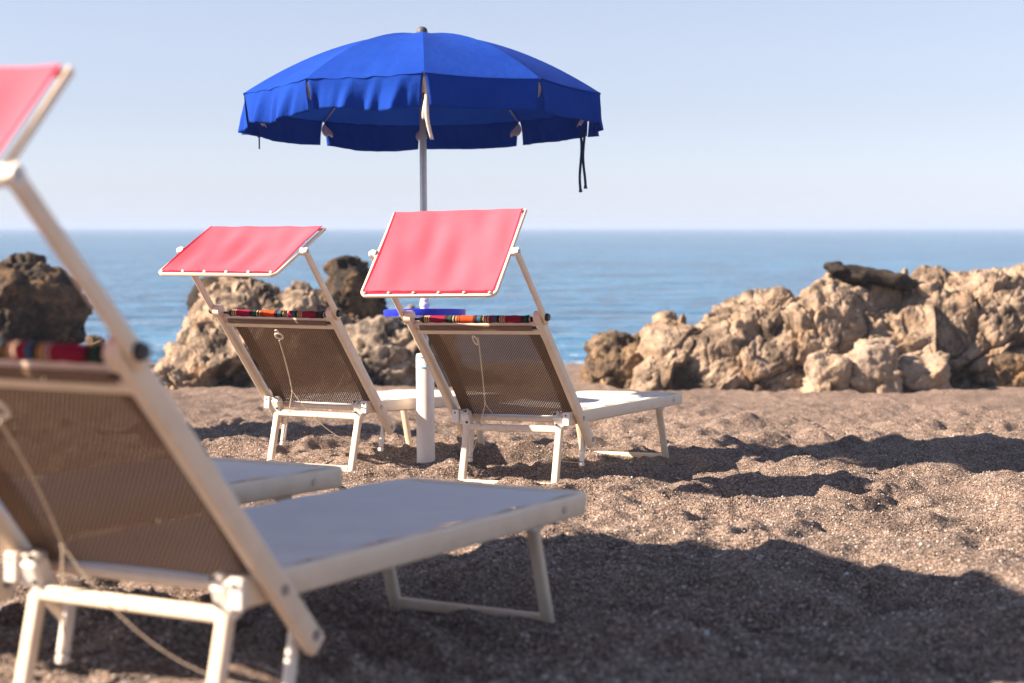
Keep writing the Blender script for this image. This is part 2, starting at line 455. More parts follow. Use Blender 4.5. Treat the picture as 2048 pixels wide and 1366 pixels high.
# ------------------------------------------------------------------ rocks
def px(x, y, Y):
    """point of the place at distance Y seen at this spot of the photograph"""
    c, s = math.cos(PITCH), math.sin(PITCH)
    u, v = (x - 1024) / F_PX, (683 - y) / F_PX
    d = Vector((u, c + v * s, -s + v * c)); d *= Y / d.y
    return Vector((0, 0, CAM_H)) + d
def worley_c(p, seed):
    """nearest cell: distances, cell id and offset from the cell's centre"""
    i = np.floor(p).astype(np.int64); n = len(p)
    f1 = np.full(n, 9.); f2 = np.full(n, 9.); off = np.zeros((n, 3)); cell = np.zeros((n, 3), dtype=np.int64)
    for dx in (-1, 0, 1):
        for dy in (-1, 0, 1):
            for dz in (-1, 0, 1):
                c = i + np.array((dx, dy, dz))
                q = np.stack([_h(c[:, 0], c[:, 1], c[:, 2], seed + k) for k in (1, 2, 3)], 1)
                o = p - (c + q); d = np.linalg.norm(o, axis=1); m = d < f1
                f2 = np.where(m, f1, np.minimum(f2, d)); f1 = np.where(m, d, f1)
                off[m] = o[m]; cell[m] = c[m]
    return f1, f2, off, cell
def fracture(P, cell, seed, rough):
    """angular broken rock: each block is a tilted facet, with joints between the blocks and pitting"""
    Wp = P + .10 * cell * np.stack([fbm(P * 2.2 / cell, 3, seed + 40), fbm(P * 2.2 / cell + 5, 3, seed + 50), fbm(P * 2.2 / cell + 9, 3, seed + 60)], 1)
    # bedding planes lean, so the blocks are flattened along them
    B = np.stack([Wp[:, 0] + .35 * Wp[:, 2], Wp[:, 1], 1.7 * (Wp[:, 2] - .42 * Wp[:, 0])], 1)
    out = 0
    for sc, k, tl, cr in ((1.0, .20, .55, .16), (2.4, .050, .17, .055), (6.0, .020, .065, .018)):
        f1, f2, off, c = worley_c(B / cell * sc, seed + int(sc * 10))
        h = [_h(c[:, 0], c[:, 1], c[:, 2], seed + 20 + j) - .5 for j in range(4)]
        tilt = (off[:, 0] * h[0] + off[:, 1] * h[1] + off[:, 2] * h[2]) * tl
        joint = np.exp(-((f2 - f1) / .055) ** 2) * (h[3] + .5)
        out = out + cell * (k * h[3] + tilt - cr * joint)
    out = out + cell * (.026 * ridged(P * 1.4 / cell, 5, seed + 3, .55) + .012 * fbm(P * 9 / cell, 3, seed + 8))
    pit = np.clip(vnoise(P * 5.5 / cell, seed + 90) - .35, 0, 1)
    return rough * (out - .045 * cell * pit)
_ico = {}
def ico(n):
    if n not in _ico:
        bm = bmesh.new(); bmesh.ops.create_icosphere(bm, subdivisions=n, radius=1)
        bm.verts.ensure_lookup_table()
        _ico[n] = (np.array([v.co[:] for v in bm.verts]), [tuple(v.index for v in f.verts) for f in bm.faces]); bm.free()
    return _ico[n]
def rock(name, box, Y, depth, seed, mat, label, sub=6, cell=.42, rough=1.0, power=2.5, group=None, below=.25, lean=0.0, low_amp=.20):
    """box = extent in the photograph (x0, top y, x1, foot y) at distance Y"""
    x0, y0, x1, y1 = box
    a, b = px(x0, y1, Y), px(x1, y0, Y)
    cx = (a.x + b.x) / 2; rx = (b.x - a.x) / 2
    zb = a.z - below; zt = b.z; rz = (zt - zb) / 2; cz = (zt + zb) / 2
    v, fs = ico(sub)
    q = (np.abs(v) ** power).sum(1) ** (-1 / power)
    p = v * q[:, None] * np.array((rx, depth, rz))
    nrm = v / np.array((rx, depth, rz)); nrm /= np.linalg.norm(nrm, axis=1)[:, None]
    S = min(rx, rz * 1.5)
    p[:, 0] += lean * rx * (p[:, 2] / rz)
    P = p + np.array((cx, Y, cz)) + seed * 7.31
    p = p + nrm * (fbm(P * (.75 / S), 3, seed) * low_amp * S)[:, None]
    p = p + nrm * fracture(P, cell, seed, rough)[:, None]
    m = bpy.data.meshes.new(name); m.from_pydata(p.tolist(), [], fs); m.update()
    m.polygons.foreach_set('use_smooth', [True] * len(m.polygons))
    o = link(name, m, mat); o.location = (cx, Y + depth * .5, cz)
    return tag(o, label, 'rock', group)
def ridge(name, crest, Yc, foot, Yf, thick, seed, mat, label, cell=.5, rough=1.0, nu=420, nv=200):
    """long outcrop: a crest line and a foot line of the place, a bulging broken face between them, a back slope"""
    cx = np.array([px(x, y, Yc)[:] for x, y in crest]); fx = np.array([px(x, y, Yf)[:] for x, y in foot])
    t = np.linspace(0, 1, nu)
    def along(pts):
        k = (pts[:, 0] - pts[0, 0]) / (pts[-1, 0] - pts[0, 0])
        return np.stack([np.interp(t, k, pts[:, j]) for j in range(3)], 1)
    C, Fo = along(cx), along(fx)
    Fo[:, 2] -= .22
    Bk = C.copy(); Bk[:, 1] += thick; Bk[:, 2] = Fo[:, 2] - .3
    rows = []
    for v in np.linspace(0, 1, nv):
        if v < .68:
            w = v / .68; a = w * math.pi / 2                      # foot to crest, convex
            ky = 1 - math.cos(a) ** 1.0; kz = math.sin(a) ** .85
            rows.append(np.stack([Fo[:, 0] * (1 - w) + C[:, 0] * w, Fo[:, 1] + (C[:, 1] - Fo[:, 1]) * ky, Fo[:, 2] + (C[:, 2] - Fo[:, 2]) * kz], 1))
        else:
            w = (v - .68) / .32; a = w * math.pi / 2
            rows.append(np.stack([C[:, 0], C[:, 1] + (Bk[:, 1] - C[:, 1]) * math.sin(a), C[:, 2] + (Bk[:, 2] - C[:, 2]) * (1 - math.cos(a))], 1))
    p = np.stack(rows, 1)                                          # nu, nv, 3
    du = np.gradient(p, axis=0); dv = np.gradient(p, axis=1)
    nrm = np.cross(du, dv); nrm /= np.linalg.norm(nrm, axis=2)[..., None] + 1e-9
    P = p.reshape(-1, 3); N = nrm.reshape(-1, 3)
    low = fbm((P + seed) * 1.1, 3, seed)
    fade = np.minimum(1, np.minimum(t, 1 - t) * 14)                # the ends taper
    fd = np.repeat(fade, nv)
    P = P + N * ((low * .16 + fracture(P + seed * 3.3, cell, seed, rough)) * (.3 + .7 * fd))[:, None]
    me = bpy.data.meshes.new(name)
    o0 = P.mean(0); P = P - o0
    ii = (np.arange(nu - 1)[:, None] * nv + np.arange(nv - 1)[None, :]).ravel()
    fs = np.stack([ii, ii + nv, ii + nv + 1, ii + 1], 1).tolist()
    fs.append(list(range(nv))); fs.append(list(range((nu - 1) * nv + nv - 1, (nu - 1) * nv - 1, -1)))
    me.from_pydata(P.tolist(), [], fs); me.update()
    me.polygons.foreach_set('use_smooth', [True] * len(me.polygons))
    o = link(name, me, mat); o.location = o0.tolist()
    return tag(o, label, 'rock')

# right-hand outcrop: one long craggy ridge with a few loose pieces
ridge('rock_ridge', [(1270, 720), (1300, 672), (1330, 650), (1400, 655), (1440, 638), (1500, 612), (1560, 606), (1620, 580), (1660, 566), (1700, 566), (1750, 574), (1800, 592), (1830, 604), (1860, 600)], 18.3,
      [(1255, 775), (1330, 785), (1430, 793), (1540, 797), (1650, 798), (1760, 792), (1860, 785)], 17.1, 1.3, 5, M_ROCK, 'long beige craggy rock ridge rising under the dark slanting slab', .70, .82)
ridge('rock_ridge', [(1790, 640), (1815, 590), (1850, 560), (1890, 552), (1950, 541), (2010, 538), (2060, 545), (2160, 560), (2260, 600)], 18.9,
      [(1780, 770), (1850, 772), (1950, 768), (2050, 768), (2270, 770)], 17.6, 1.6, 12, M_ROCK, 'massive rounded beige rock beside the dark hollow at the ridge end', .75, .9)
rock('boulder', (1172, 668, 1318, 790), 18.0, .5, 3, M_ROCKB, 'brown crusted boulder at the low seaward tip of the ridge', 6, .30)
slab = rock('rock_slab', (1652, 538, 1838, 562), 18.05, .24, 15, M_ROCKK, 'dark slanting slab lying on top of the beige ridge', 5, .20, .6, 2.4, below=.04, low_amp=.10)
slab.rotation_euler = (0, .20, 0)
rock('boulder', (1530, 580, 1592, 625), 17.9, .22, 17, M_ROCK, 'small grey brown boulder perched on the ridge slope', 5, .22, .8, below=.05)
rock('boulder', (1610, 708, 1705, 802), 17.0, .22, 19, M_ROCKP, 'narrow pale stone at the foot of the long ridge', 5, .30, .8, 3.2, below=.15)
rock('boulder', (1700, 690, 1800, 798), 17.05, .24, 23, M_ROCKP, 'broad pale stone standing between two pale stones below the ridge', 5, .34, .8, 3.4, below=.15)
rock('boulder', (1795, 706, 1900, 790), 17.2, .26, 27, M_ROCKP, 'pale stone beside the dark hollow in the ridge', 5, .36, .8, 3.0, below=.15)
rock('boulder', (1955, 706, 2080, 776), 17.7, .3, 33, M_ROCKB, 'brown stone below the massive rounded rock', 5, .30, .8, below=.15)
# left-hand outcrop
rock('boulder', (-110, 528, 140, 690), 22.5, .8, 37, M_ROCKD, 'tall dark algae covered boulder standing in the water', 6, .42, 1.0, 2.6)
rock('boulder', (164, 670, 204, 712), 21.5, .16, 39, M_ROCKB, 'small orange brown stone in the water by the dark boulder', 5, .18, .6, below=.1)
ridge('rock_ridge', [(310, 752), (335, 715), (362, 672), (392, 628), (425, 592), (465, 578), (520, 582), (560, 592), (600, 580), (640, 602), (680, 640), (720, 660)], 19.4,
      [(296, 756), (340, 760), (400, 775), (480, 795), (560, 806), (640, 805), (740, 800)], 17.6, 1.2, 43, M_ROCKM, 'pale streaked rock with a dark seaward face behind the lounger with a low shade', .60, 1.0)
rock('boulder', (380, 548, 534, 640), 19.8, .4, 47, M_ROCKD, 'dark crust topped boulder crowning the pale streaked rock', 5, .30, 1.0, below=.3)
rock('boulder', (634, 520, 764, 700), 20.0, .5, 51, M_ROCKD, 'dark pointed rock peak behind the beach umbrella pole', 6, .34, 1.0, 2.1)
rock('rock_ridge', (672, 628, 905, 805), 18.4, .6, 59, M_ROCKG, 'grey lumpy rock behind the umbrella pole and the tray', 6, .40, 1.2, 2.5)
rock('boulder', (880, 735, 1010, 800), 18.6, .35, 61, M_ROCKB, 'low brown rock end beside the grey lumpy rock', 5, .28, .9, below=.15)

# ------------------------------------------------------------------ loungers
wb, wr, hz, tt, xf, xr = .3189, .3585, .3477, .0635, 1.6226, -.0851
LB, EX, LA, S1, S2, WS = .7065, .1745, .4241, .2536, .2647, .3499
GRP = 'beach loungers set out in rows on the sand'
def lounger(label, X, Y, yaw, z0, ro, ti, be, ga, de, ring=True, seed=1):
    rnd = random.Random(seed)
    R = empty('sun_lounger', label, 'lounger', GRP)
    R.matrix_world = Matrix.Translation((X, Y, z0 + gz(Y))) @ Matrix.Rotation(yaw, 4, 'Z') @ Matrix.Rotation(-ti, 4, 'Y') @ Matrix.Rotation(ro, 4, 'X')
    pz = hz - tt / 2
    cb, sb = math.cos(be), math.sin(be)
    def bk(d, y, off=0):                                  # along the backrest: d from the pivot, off = towards the sitter
        return Vector((-d * cb + off * sb, y, pz + d * sb + off * cb))
    # bed frame: a U with rounded corners at the foot
    y_ = wb - .016; rc = .055; pts = [(xr, y_, pz)]
    for k in range(7):
        a = math.radians(90 - 15 * k); pts.append((xf - .016 - rc + rc * math.cos(a), y_ - rc + rc * math.sin(a), pz))
    pts += [(x, -y, z) for x, y, z in reversed(pts)]
    b = MB(); b.sweep(pts, (0, 0, 1), tt, .032, .009, 3); fr = b.build('bed_frame', M_FRAME, R)
    for s in (1, -1):
        b = MB(); b.box((xr - .004, s * y_, pz), (.012, .036, tt + .004), bev=.004); ec = b.build('end_cap', M_WHITE, R)
        b = MB(); b.tube([(xr - .0125, s * y_, pz + .018), (xr - .009, s * y_, pz + .018)], .0045, 8); b.build('plug_hole', M_BLACK, ec)
        b = MB(); b.disc_y((0, 0, 0), .0, .0) if False else None
        for x in (xf - .20,):
            b = MB(); b.tube([(x, s * (wb - .002), pz), (x, s * (wb + .003), pz)], .011, 12); b.build('bolt', M_METAL, fr)
    # cross tubes under the seat
    for x in (.02, .62, 1.28):
        b = MB(); b.tube([(x, -y_, pz - .012), (x, y_, pz - .012)], .014, 10); b.build('cross_tube', M_FRAME, R)
    # seat sling with a slight sag
    def seat(u, v):
        x = .005 + u * (xf - .075 - .005); y = (v - .5) * 2 * (wb - .018)
        sag = .020 * (1 - (2 * v - 1) ** 2) * min(1, 6 * (1 - u) + .15)
        return (x, y, hz + .002 - sag - .022 * max(0, 1 - 12 * u) + .0025 * math.sin(19 * x + 3 * y))
    sheet('seat_sling', M_SLING, R, seat, 40, 12, xf - .1, 2 * wb)
    # backrest
    for s in (1, -1):
        yy = s * (wr - .016)
        b = MB(); b.sweep([bk(-EX - .02, yy), bk(LB + .012, yy)], (0, 1, 0), .032, .056, .010, 3)
        rl = b.build('backrest_rail', M_FRAME, R)
        b = MB(); b.tube([bk(0, s * (wr - .002)), bk(0, s * (wr + .004))], .012, 12); b.build('bolt', M_METAL, rl)
        b = MB(); b.tube([bk(-EX + .012, s * (wr - .002), .004), bk(-EX + .012, s * (wr + .004), .004)], .012, 12); b.build('bolt', M_METAL, rl)
        b = MB(); b.tube([bk(LB, s * (wr - .034)), bk(LB, s * (wr + .0015))], .031, 16); b.build('rail_cap', M_FRAME, rl)
        # prop that hangs from the rail's lower end
        e = bk(-EX + .01, s * (wr - .048))
        b = MB(); b.sweep([e + Vector((.004, 0, .06)), e + Vector((-.03, 0, -.105))], (0, 1, 0), .016, .034, .005, 2)
        pr = b.build('prop_arm', M_WHITE, R)
        b = MB(); b.box(e + Vector((-.032, 0, -.118)), (.030, .022, .022), bev=.004); b.build('prop_foot', M_WHITE, pr)
    b = MB(); b.sweep([bk(LB - .085, -(wr - .034), -.012), bk(LB - .085, wr - .034, -.012)], bk(1, 0) - bk(0, 0), .030, .014, .005, 2)
    b.build('backrest_crossbar', M_FRAME, R)
    b = MB(); b.tube([bk(LB - .045, -(wr - .03)), bk(LB - .045, wr - .03)], .012, 10); b.build('head_tube', M_FRAME, R)
    SL = LB - .03
    def back(u, v, hw=.300, o=0.0, v0=0, v1=1):
        d = (LB - .035) * (1 - u) - .005 * u
        vv = v0 + (v1 - v0) * v
        y = (vv - .5) * 2 * (hw + .012 * u)
        sag = (.046 * math.sin(math.pi * u) ** .8 + .012 * u ** 4) * (.40 + .60 * (1 - (2 * vv - 1) ** 2))
        wv = .004 * math.sin(7 * d + 9 * y + seed) * math.sin(math.pi * u)
        return bk(d, y, .006 + sag + wv + o)
    sl = sheet('backrest_sling', M_BACK_SHADED, R, back, 36, 20, LB, .6)
    for a0, a1 in ((0.0, .10), (.90, 1.0)):
        sheet('hem', M_HEM, sl, lambda u, v: back(u, v, .300, -.003, a0, a1), 36, 2, LB, .06)
    # band of sling folded over the head tube
    def band(u, v):
        a = -2.0 + u * 4.2; y = (v - .5) * 2 * .296
        return bk(LB - .050 + .021 * math.cos(a) * .7 - .004, y, -.002 - .017 * math.sin(a) * -1 - .012)
    sheet('head_band', M_BACK_SHADED, sl, lambda u, v: bk(LB - .040 - .036 * u, (v - .5) * 2 * .298, -.016 - .010 * math.sin(math.pi * u)), 8, 6, .06, .6)
    # striped roll
    b = MB(); n = 26; pts = [bk(LB - .026 + .0015 * math.sin(k * 1.7), -.300 + .600 * k / n, .012) for k in range(n + 1)]
    b.tube(pts, [.008 if k in (0, n) else .0185 + .0012 * math.sin(k * 2.1) for k in range(n + 1)], 14); b.build('striped_roll', M_STRIPE, R)
    b = MB(); b.tube([bk(LB - .026, -.33, .012), bk(LB - .026, .33, .012)], .006, 8); b.build('roll_cord', M_BLACK, R)
    # sunshade on two arms
    T = bk(LB, 0); cg, sg = math.cos(ga), math.sin(ga); cd, sd_ = math.cos(de), math.sin(de)
    Sx, Sz = T.x - LA * cg, T.z + LA * sg
    for s in (1, -1):
        ya = s * (wr + .012)
        b = MB(); b.sweep([(T.x + .035 * cg, ya, T.z - .035 * sg), (Sx - .012 * cg, ya, Sz + .012 * sg)], (0, 1, 0), .018, .036, .007, 3)
        am = b.build('sunshade_arm', M_FRAME, R)
        b = MB(); b.tube([(T.x, s * (wr + .018), T.z), (T.x, s * (wr + .024), T.z), (T.x, s * (wr + .036), T.z)], [.017, .019, .015], 14); b.build('knob', M_BLACK, am)
        b = MB(); b.tube([(Sx, s * (wr - .012), Sz), (Sx, s * (wr + .024), Sz)], [.020, .017], 14); b.build('pivot_boss', M_WHITE, am)
        b = MB(); b.tube([(Sx, s * (wr + .023), Sz), (Sx, s * (wr + .028), Sz)], .009, 10); b.build('bolt', M_METAL, am)
    def sh(d, y, off=0): return Vector((Sx + d * cd - off * sd_, y, Sz + d * sd_ + off * cd))   # off: outer face
    ys_ = WS - .009; rc = .03
    pts = [sh(S1, ys_)]
    for k in range(6):
        a = math.radians(90 - 18 * k); pts.append(sh(-S2 + .010 + rc - rc * math.cos(math.radians(18 * k) - math.pi / 2 + math.pi / 2) if False else -S2 + .010 + rc * (1 - math.sin(math.radians(18 * k))), ys_ - rc * (1 - math.cos(math.radians(18 * k)))))
    pts += [Vector((p.x, -p.y, p.z)) for p in reversed(pts)]
    b = MB(); b.sweep(pts, (sh(0, 0, 1) - sh(0, 0, 0)), .018, .013, .005, 2); sf = b.build('sunshade_frame', M_FRAME, R)
    b = MB(); b.tube([sh(S1 - .008, -ys_), sh(S1 - .008, ys_)], .007, 10); b.build('top_bar', M_FRAME, sf)
    ph = rnd.random() * 6
    def fab(u, v):
        d = -S2 + .030 + u * (S1 + S2 - .034); y = (v - .5) * 2 * (WS - .016)
        w = math.sin(math.pi * u) ** .6
        fold = .0062 * math.sin(25 * y + 5.0 * d + ph + 1.2 * math.sin(5 * y)) + .0032 * math.sin(47 * y - 7 * d + ph)
        return sh(d, y, .010 - .018 * w * (1 - (2 * v - 1) ** 4) + fold * (w * .8 + .2) + .006 * u)
    sheet('sunshade_fabric', M_PINK, sf, fab, 30, 60, S1 + S2, 2 * WS, .0012)
    def hem(u, v):
        y = (v - .5) * 2 * (WS - .020)
        a = u * 2.6 - .2
        return sh(-S2 + .030 - .016 * math.sin(a), y, .011 * math.cos(a) - .002 + .0016 * math.sin(40 * y + ph))
    hm = sheet('sunshade_hem', M_RED_SHADED, sf, hem, 8, 40, .05, 2 * WS)
    for s in (1, -1):
        def side(u, v):
            d = -S2 + .03 + u * (S1 + S2 - .036); p_ = fab(u, .5 + s * .5 * (1 - .022 * v))
            return Vector(p_) + (sh(0, 0, 1) - sh(0, 0, 0)) * .0018
        sheet('side_hem', M_RED_SHADED, sf, side, 24, 2, .5, .02)
    for k in range(6):
        y = (-.5 + k / 5) * 2 * (WS - .032)
        p = sh(-S2 + .019, y, .010); q = sh(-S2 + .0135, y, .0135)
        b = MB(); b.tube([p, q, q + (q - p) * .4], [.0085, .0085, .004], 10); b.build('stud', M_STUD, sf)
    # legs
    def legset(xt, xb, yt, yb, zt, rear):
        for s in (1, -1):
            b = MB(); b.sweep([(xt, s * yt, zt), (xb, s * yb, -.035)], (0, 1, 0), .036, .030, .009, 3)
            b.build('leg', M_FRAME, R)
        k = (zt - (.215 if rear else .30)) / (zt + .035) if not rear else .10
        xk = xt + (xb - xt) * k; zk = zt + (-.035 - zt) * k
        b = MB(); b.sweep([(xk, -yt + .014, zk), (xk, yt - .014, zk)], (xb - xt, 0, -.035 - zt), .034, .026, .008, 3); b.build('leg_crossbar', M_FRAME, R)
        b = MB(); b.sweep([(xb, -yb + .014, -.012), (xb, yb - .014, -.012)], (0, 0, 1), .034, .026, .008, 3); b.build('foot_bar', M_FRAME, R)
    legset(xr + .035, xr - .042, .2535, .2535, hz - tt + .010, True)
    legset(1.335, 1.470, .2535, .2535, hz - .03, False)
    for s in (1, -1):
        b = MB(); b.box((xr + .040, s * .2785, pz - .006), (.070, .020, .072), bev=.005)
        Rm = Matrix.Rotation(math.radians(-24), 3, 'Y')
        b.box((xr + .030, s * .2555, pz - .018), (.050, .046, .088), Rm, bev=.007)
        b.box((xr + .016, s * .247, pz + .012), (.030, .022, .052), Rm, bev=.006)
        br = b.build('leg_bracket', M_WHITE, R)
        for dx, dz in ((-.002, .026), (.012, -.03)):
            b = MB(); b.tube([(xr - .002 + dx, s * .245, pz + dz), (xr - .010 + dx, s * .245, pz + dz)], .006, 8); b.build('bolt', M_BLACK, br)
        b = MB(); b.box((1.325, s * .276, pz - .02), (.07, .022, .066), bev=.006); b.build('hinge_plate', M_WHITE, R)
    # pull cord: ring or loop under the crossbar, down behind the sling to a knot, then to both props
    top = bk(LB - .105, .0, -.026)
    knot = Vector((-.135, .115, .385))
    eL = bk(-EX + .01, wr - .048) + Vector((-.03, 0, -.11)); eR = Vector((eL.x, -eL.y, eL.z))
    def hang(p, q, sag, n=14):
        return [p.lerp(q, i / n) + Vector((-.25 * sag, 0, -sag)) * (4 * (i / n) * (1 - i / n)) for i in range(n + 1)]
    b = MB(); st = top + Vector((-.004, 0, -.055 if ring else -.005))
    b.tube(hang(st, knot, -.012), .0032, 6)
    b.tube([knot + Vector((0, 0, .004)), knot, knot + Vector((0, 0, -.005))], [.003, .0065, .003], 8)
    c1 = b.build('pull_cord', M_CORD, R)
    b = MB(); b.tube(hang(knot, eL + Vector((0, -.01, .02)), .03), .0024, 6); b.build('cord_branch', M_CORD, c1)
    b = MB(); b.tube(hang(knot, eR + Vector((0, .01, .0)), .075), .0019, 6); b.build('cord_branch', M_CORD, c1)
    b = MB()
    if ring:
        cc = top + Vector((-.006, 0, -.032)); ax = (bk(1, 0) - bk(0, 0)).normalized()
        b.tube([cc + (Vector((0, 1, 0)) * math.cos(a) + ax * math.sin(a)) * .021 for a in np.linspace(0, 2 * math.pi, 25)[:-1]], .0052, 8, False, True)
        cc2 = cc + ax * .032
        b.tube([cc2 + (Vector((0, 1, 0)) * math.cos(a) * .009 + ax * math.sin(a) * .012) for a in np.linspace(0, 2 * math.pi, 17)[:-1]], .003, 6, False, True)
        b.build('pull_ring', M_RING, R)
    else:
        ax = (bk(1, 0) - bk(0, 0)).normalized(); cc = top - ax * .026 + Vector((-.006, .022, 0))
        b.tube([cc + (Vector((0, 1, 0)) * math.cos(a) * .010 + ax * math.sin(a) * .030) for a in np.linspace(0, 2 * math.pi, 21)[:-1]], .0036, 6, False, True)
        b.build('pull_loop', M_RING, R)
    return R
lounger('large blurred beach lounger with raised backrest, its white ring showing, bed wholly in shade', -.791, 3.610, 1.0955, -.0187, -.0005, -.0337, .8017, .7688, .8525, True, 2)
lounger('beach lounger with steeply tilted pink sunshade, just beside the blue tray', .0304, 8.4487, 1.1331, -.0001, -.0216, -.0297, .7977, .7797, .8658, False, 3)
lounger('beach lounger showing only its half sunlit bed end behind the large blurred lounger', -1.5696, 4.0405, 1.069, .0184, -.0117, -.0365, .80, 1.30, .05, True, 4)
lounger('beach lounger with nearly flat pink sunshade, in front of the pale streaked rock', -1.0252, 9.1155, 1.1339, .0212, -.0011, -.0628, .7656, .772, .5125, True, 5)

# ------------------------------------------------------------------ beach umbrellas
def umbrella(label, X, Y, tf, tl, ur, seed, group, wide=1.0, tall=1.0, ties=True):
    rnd = random.Random(seed)
    R = empty('beach_umbrella', label, 'umbrella', group)
    R.matrix_world = Matrix.Translation((X, Y, gz(Y))) @ Matrix.Rotation(tl, 4, 'Y') @ Matrix.Rotation(-tf, 4, 'X') @ Matrix.Diagonal((wide, wide, tall, 1))
    hr, hc, N = 1.9895, 2.36, 10
    def prof(r): return hc - (hc - hr) * r ** 1.85
    b = MB(); b.lathe([(.050, -.15), (.050, .585), (.047, .605), (.024, .610)], 32); sl = b.build('pole_sleeve', M_WHITE, R)
    b = MB()
    for zz, a0, a1 in ((.585, 2.2, 4.9), (.530, 2.2, 4.9)):
        b.tube([(.0515 * math.cos(a), .0515 * math.sin(a), zz) for a in np.linspace(a0, a1, 16)], .0028, 6)
    for a in (2.2, 4.9):
        b.tube([(.0515 * math.cos(a), .0515 * math.sin(a), .530), (.0515 * math.cos(a), .0515 * math.sin(a), .585)], .0028, 6)
    b.build('printed_badge', M_CYAN, sl)
    b = MB(); b.lathe([(.0195, .55), (.0195, 2.33)], 24); po = b.build('pole', M_METAL, R)
    b = MB(); b.lathe([(.024, .80), (.024, .865), (.0285, .868), (.0285, .882), (.024, .885), (.024, .905), (.0197, .908)], 24); b.build('collar', M_WHITE, po)
    b = MB(); b.lathe([(.03, 0.810), (.205, 0.805), (.222, 0.812), (.226, 0.826), (.226, 0.846), (.221, 0.848), (.216, 0.832), (.05, 0.826), (.03, 0.850), (.024, 0.850)], 48); b.build('tray', M_TRAY, R)
    b = MB(); b.lathe([(.030, 2.345), (.031, 2.375), (.027, 2.392), (.016, 2.402), (.004, 2.405)], 20); b.build('finial', M_DKGREY, R)
    b = MB(); b.lathe([(.0197, 2.26), (.045, 2.265), (.045, 2.30), (.0197, 2.305)], 20); b.build('hub', M_BLACK, R)
    def cor(k): a = ur + 2 * math.pi * k / N; return math.sin(a), -math.cos(a)
    for k in range(N):
        (ax, ay), (bx, by) = cor(k), cor(k + 1)
        ph, amp = rnd.random() * 6, .35 + .65 * rnd.random()
        if k in (7, 8, 9): amp = 1.6
        if k == 0: amp = .25
        def panel(u, v):
            r = .015 + u * .985; w = 4 * v * (1 - v)
            x, y = ax + (bx - ax) * v, ay + (by - ay) * v
            sag = -.012 * w * math.sin(math.pi * u) - .010 * w * u ** 3
            wrk = .0035 * amp * u ** 5 * math.sin(28 * v + ph) * w
            return (x * r, y * r, prof(r) + sag + wrk)
        pn = sheet('canopy_panel', M_BLUE, R, panel, 22, 14, 1.0, .62)
        mx, my = (ax + bx) / 2, (ay + by) / 2; ml = math.hypot(mx, my)
        drop = (.140 if 3 <= k <= 6 else .158) + .010 * rnd.random()
        def val(u, v):
            g = .004 + .034 * u ** .6
            vv = g + v * (1 - 2 * g)
            x, y = ax + (bx - ax) * vv, ay + (by - ay) * vv; w = 4 * v * (1 - v)
            out = -.005 + .019 * math.sin(math.pi * u * .5) + amp * u * (.016 * math.sin(13 * v + ph) + .008 * math.sin(31 * v + 2 * ph + 2 * u) + .004 * math.sin(55 * v + ph * 3 + 4 * u)) * (.35 + .65 * w ** .3)
            out -= .02 * u * (1 - w) * amp
            z = hr - .010 * w + .006 * (1 - u) - drop * u * (1 + .05 * math.sin(5 * v + ph) * amp)
            return (x + mx / ml * out, y + my / ml * out, z)
        sheet('valance', M_BLUE, pn, val, 14, 40, .17, .6, .0012)
        # rib under the seam, with its cloth pocket at the tip
        b = MB(); b.tube([(ax * r, ay * r, prof(r) - .014) for r in np.linspace(.04, .985, 14)], .0045, 6); rb = b.build('rib', M_METAL, R)
        def pocket(u, v):
            r = .985 - .050 * u; tx, ty = -ay, ax
            w = (v - .5) * (.018 + .055 * math.sin(math.pi * min(1, u * .8)))
            return (ax * r + tx * w, ay * r + ty * w, hr - .012 - .075 * u - .02 * abs(v - .5))
        sheet('rib_pocket', M_POCKET, rb, pocket, 6, 4, .06, .04, .0015)
    # loose tape at the corner by the pole, and tie cords at the side
    (ax, ay) = cor(0)
    for L_, dx, ph in ((.21, .004, 0), (.31, .022, 1.4)):
        b = sheet('loose_tape', M_POCKET, R, lambda u, v: (ax * .985 + dx * u * 1.6 + (v - .5) * .026 * (1 - .3 * u) + .010 * math.sin(5 * u + ph), ay * .985 + .012 * math.sin(4 * u + ph) + .006 * (v - .5), hr - .02 - L_ * u), 16, 2, .3, .02, .001)
    if not ties: return R
    (ax, ay) = cor(3)
    for dx, ph, L_ in ((0, 0, .37), (.020, 2, .35)):
        b = MB(); b.tube([(ax * 1.0 - .05 + dx + .006 * math.sin(6 * u + ph), ay * 1.0 + .005 * math.sin(4 * u), hr - .12 - (L_ - .02) * u) for u in np.linspace(0, 1, 16)], [.0085] * 15 + [.012], 6); b.build('tie_cord', M_NAVY, R)
    (ax, ay) = cor(7)
    b = MB(); b.tube([(ax * 1.0 + .03, ay, hr - .12 - .10 * u) for u in np.linspace(0, 1, 6)], .005, 6); b.build('tie_cord', M_NAVY, R)
    return R
UG = 'blue beach umbrellas standing along the rows'
umbrella('open blue beach umbrella with white pole sleeve and blue tray behind the loungers', -.4726, 9.2672, .072, -.0093, .0606, 4, UG)
umbrella('blue beach umbrella farther along the back row, shading the lounger with nearly flat shade', -4.45, 10.75, .05, .0, .2, 5, UG)
umbrella('blue beach umbrella beside the front row, shading the large blurred lounger', -2.68, 4.25, .03, .0, .1, 6, UG, 1.22, 1.05, False)

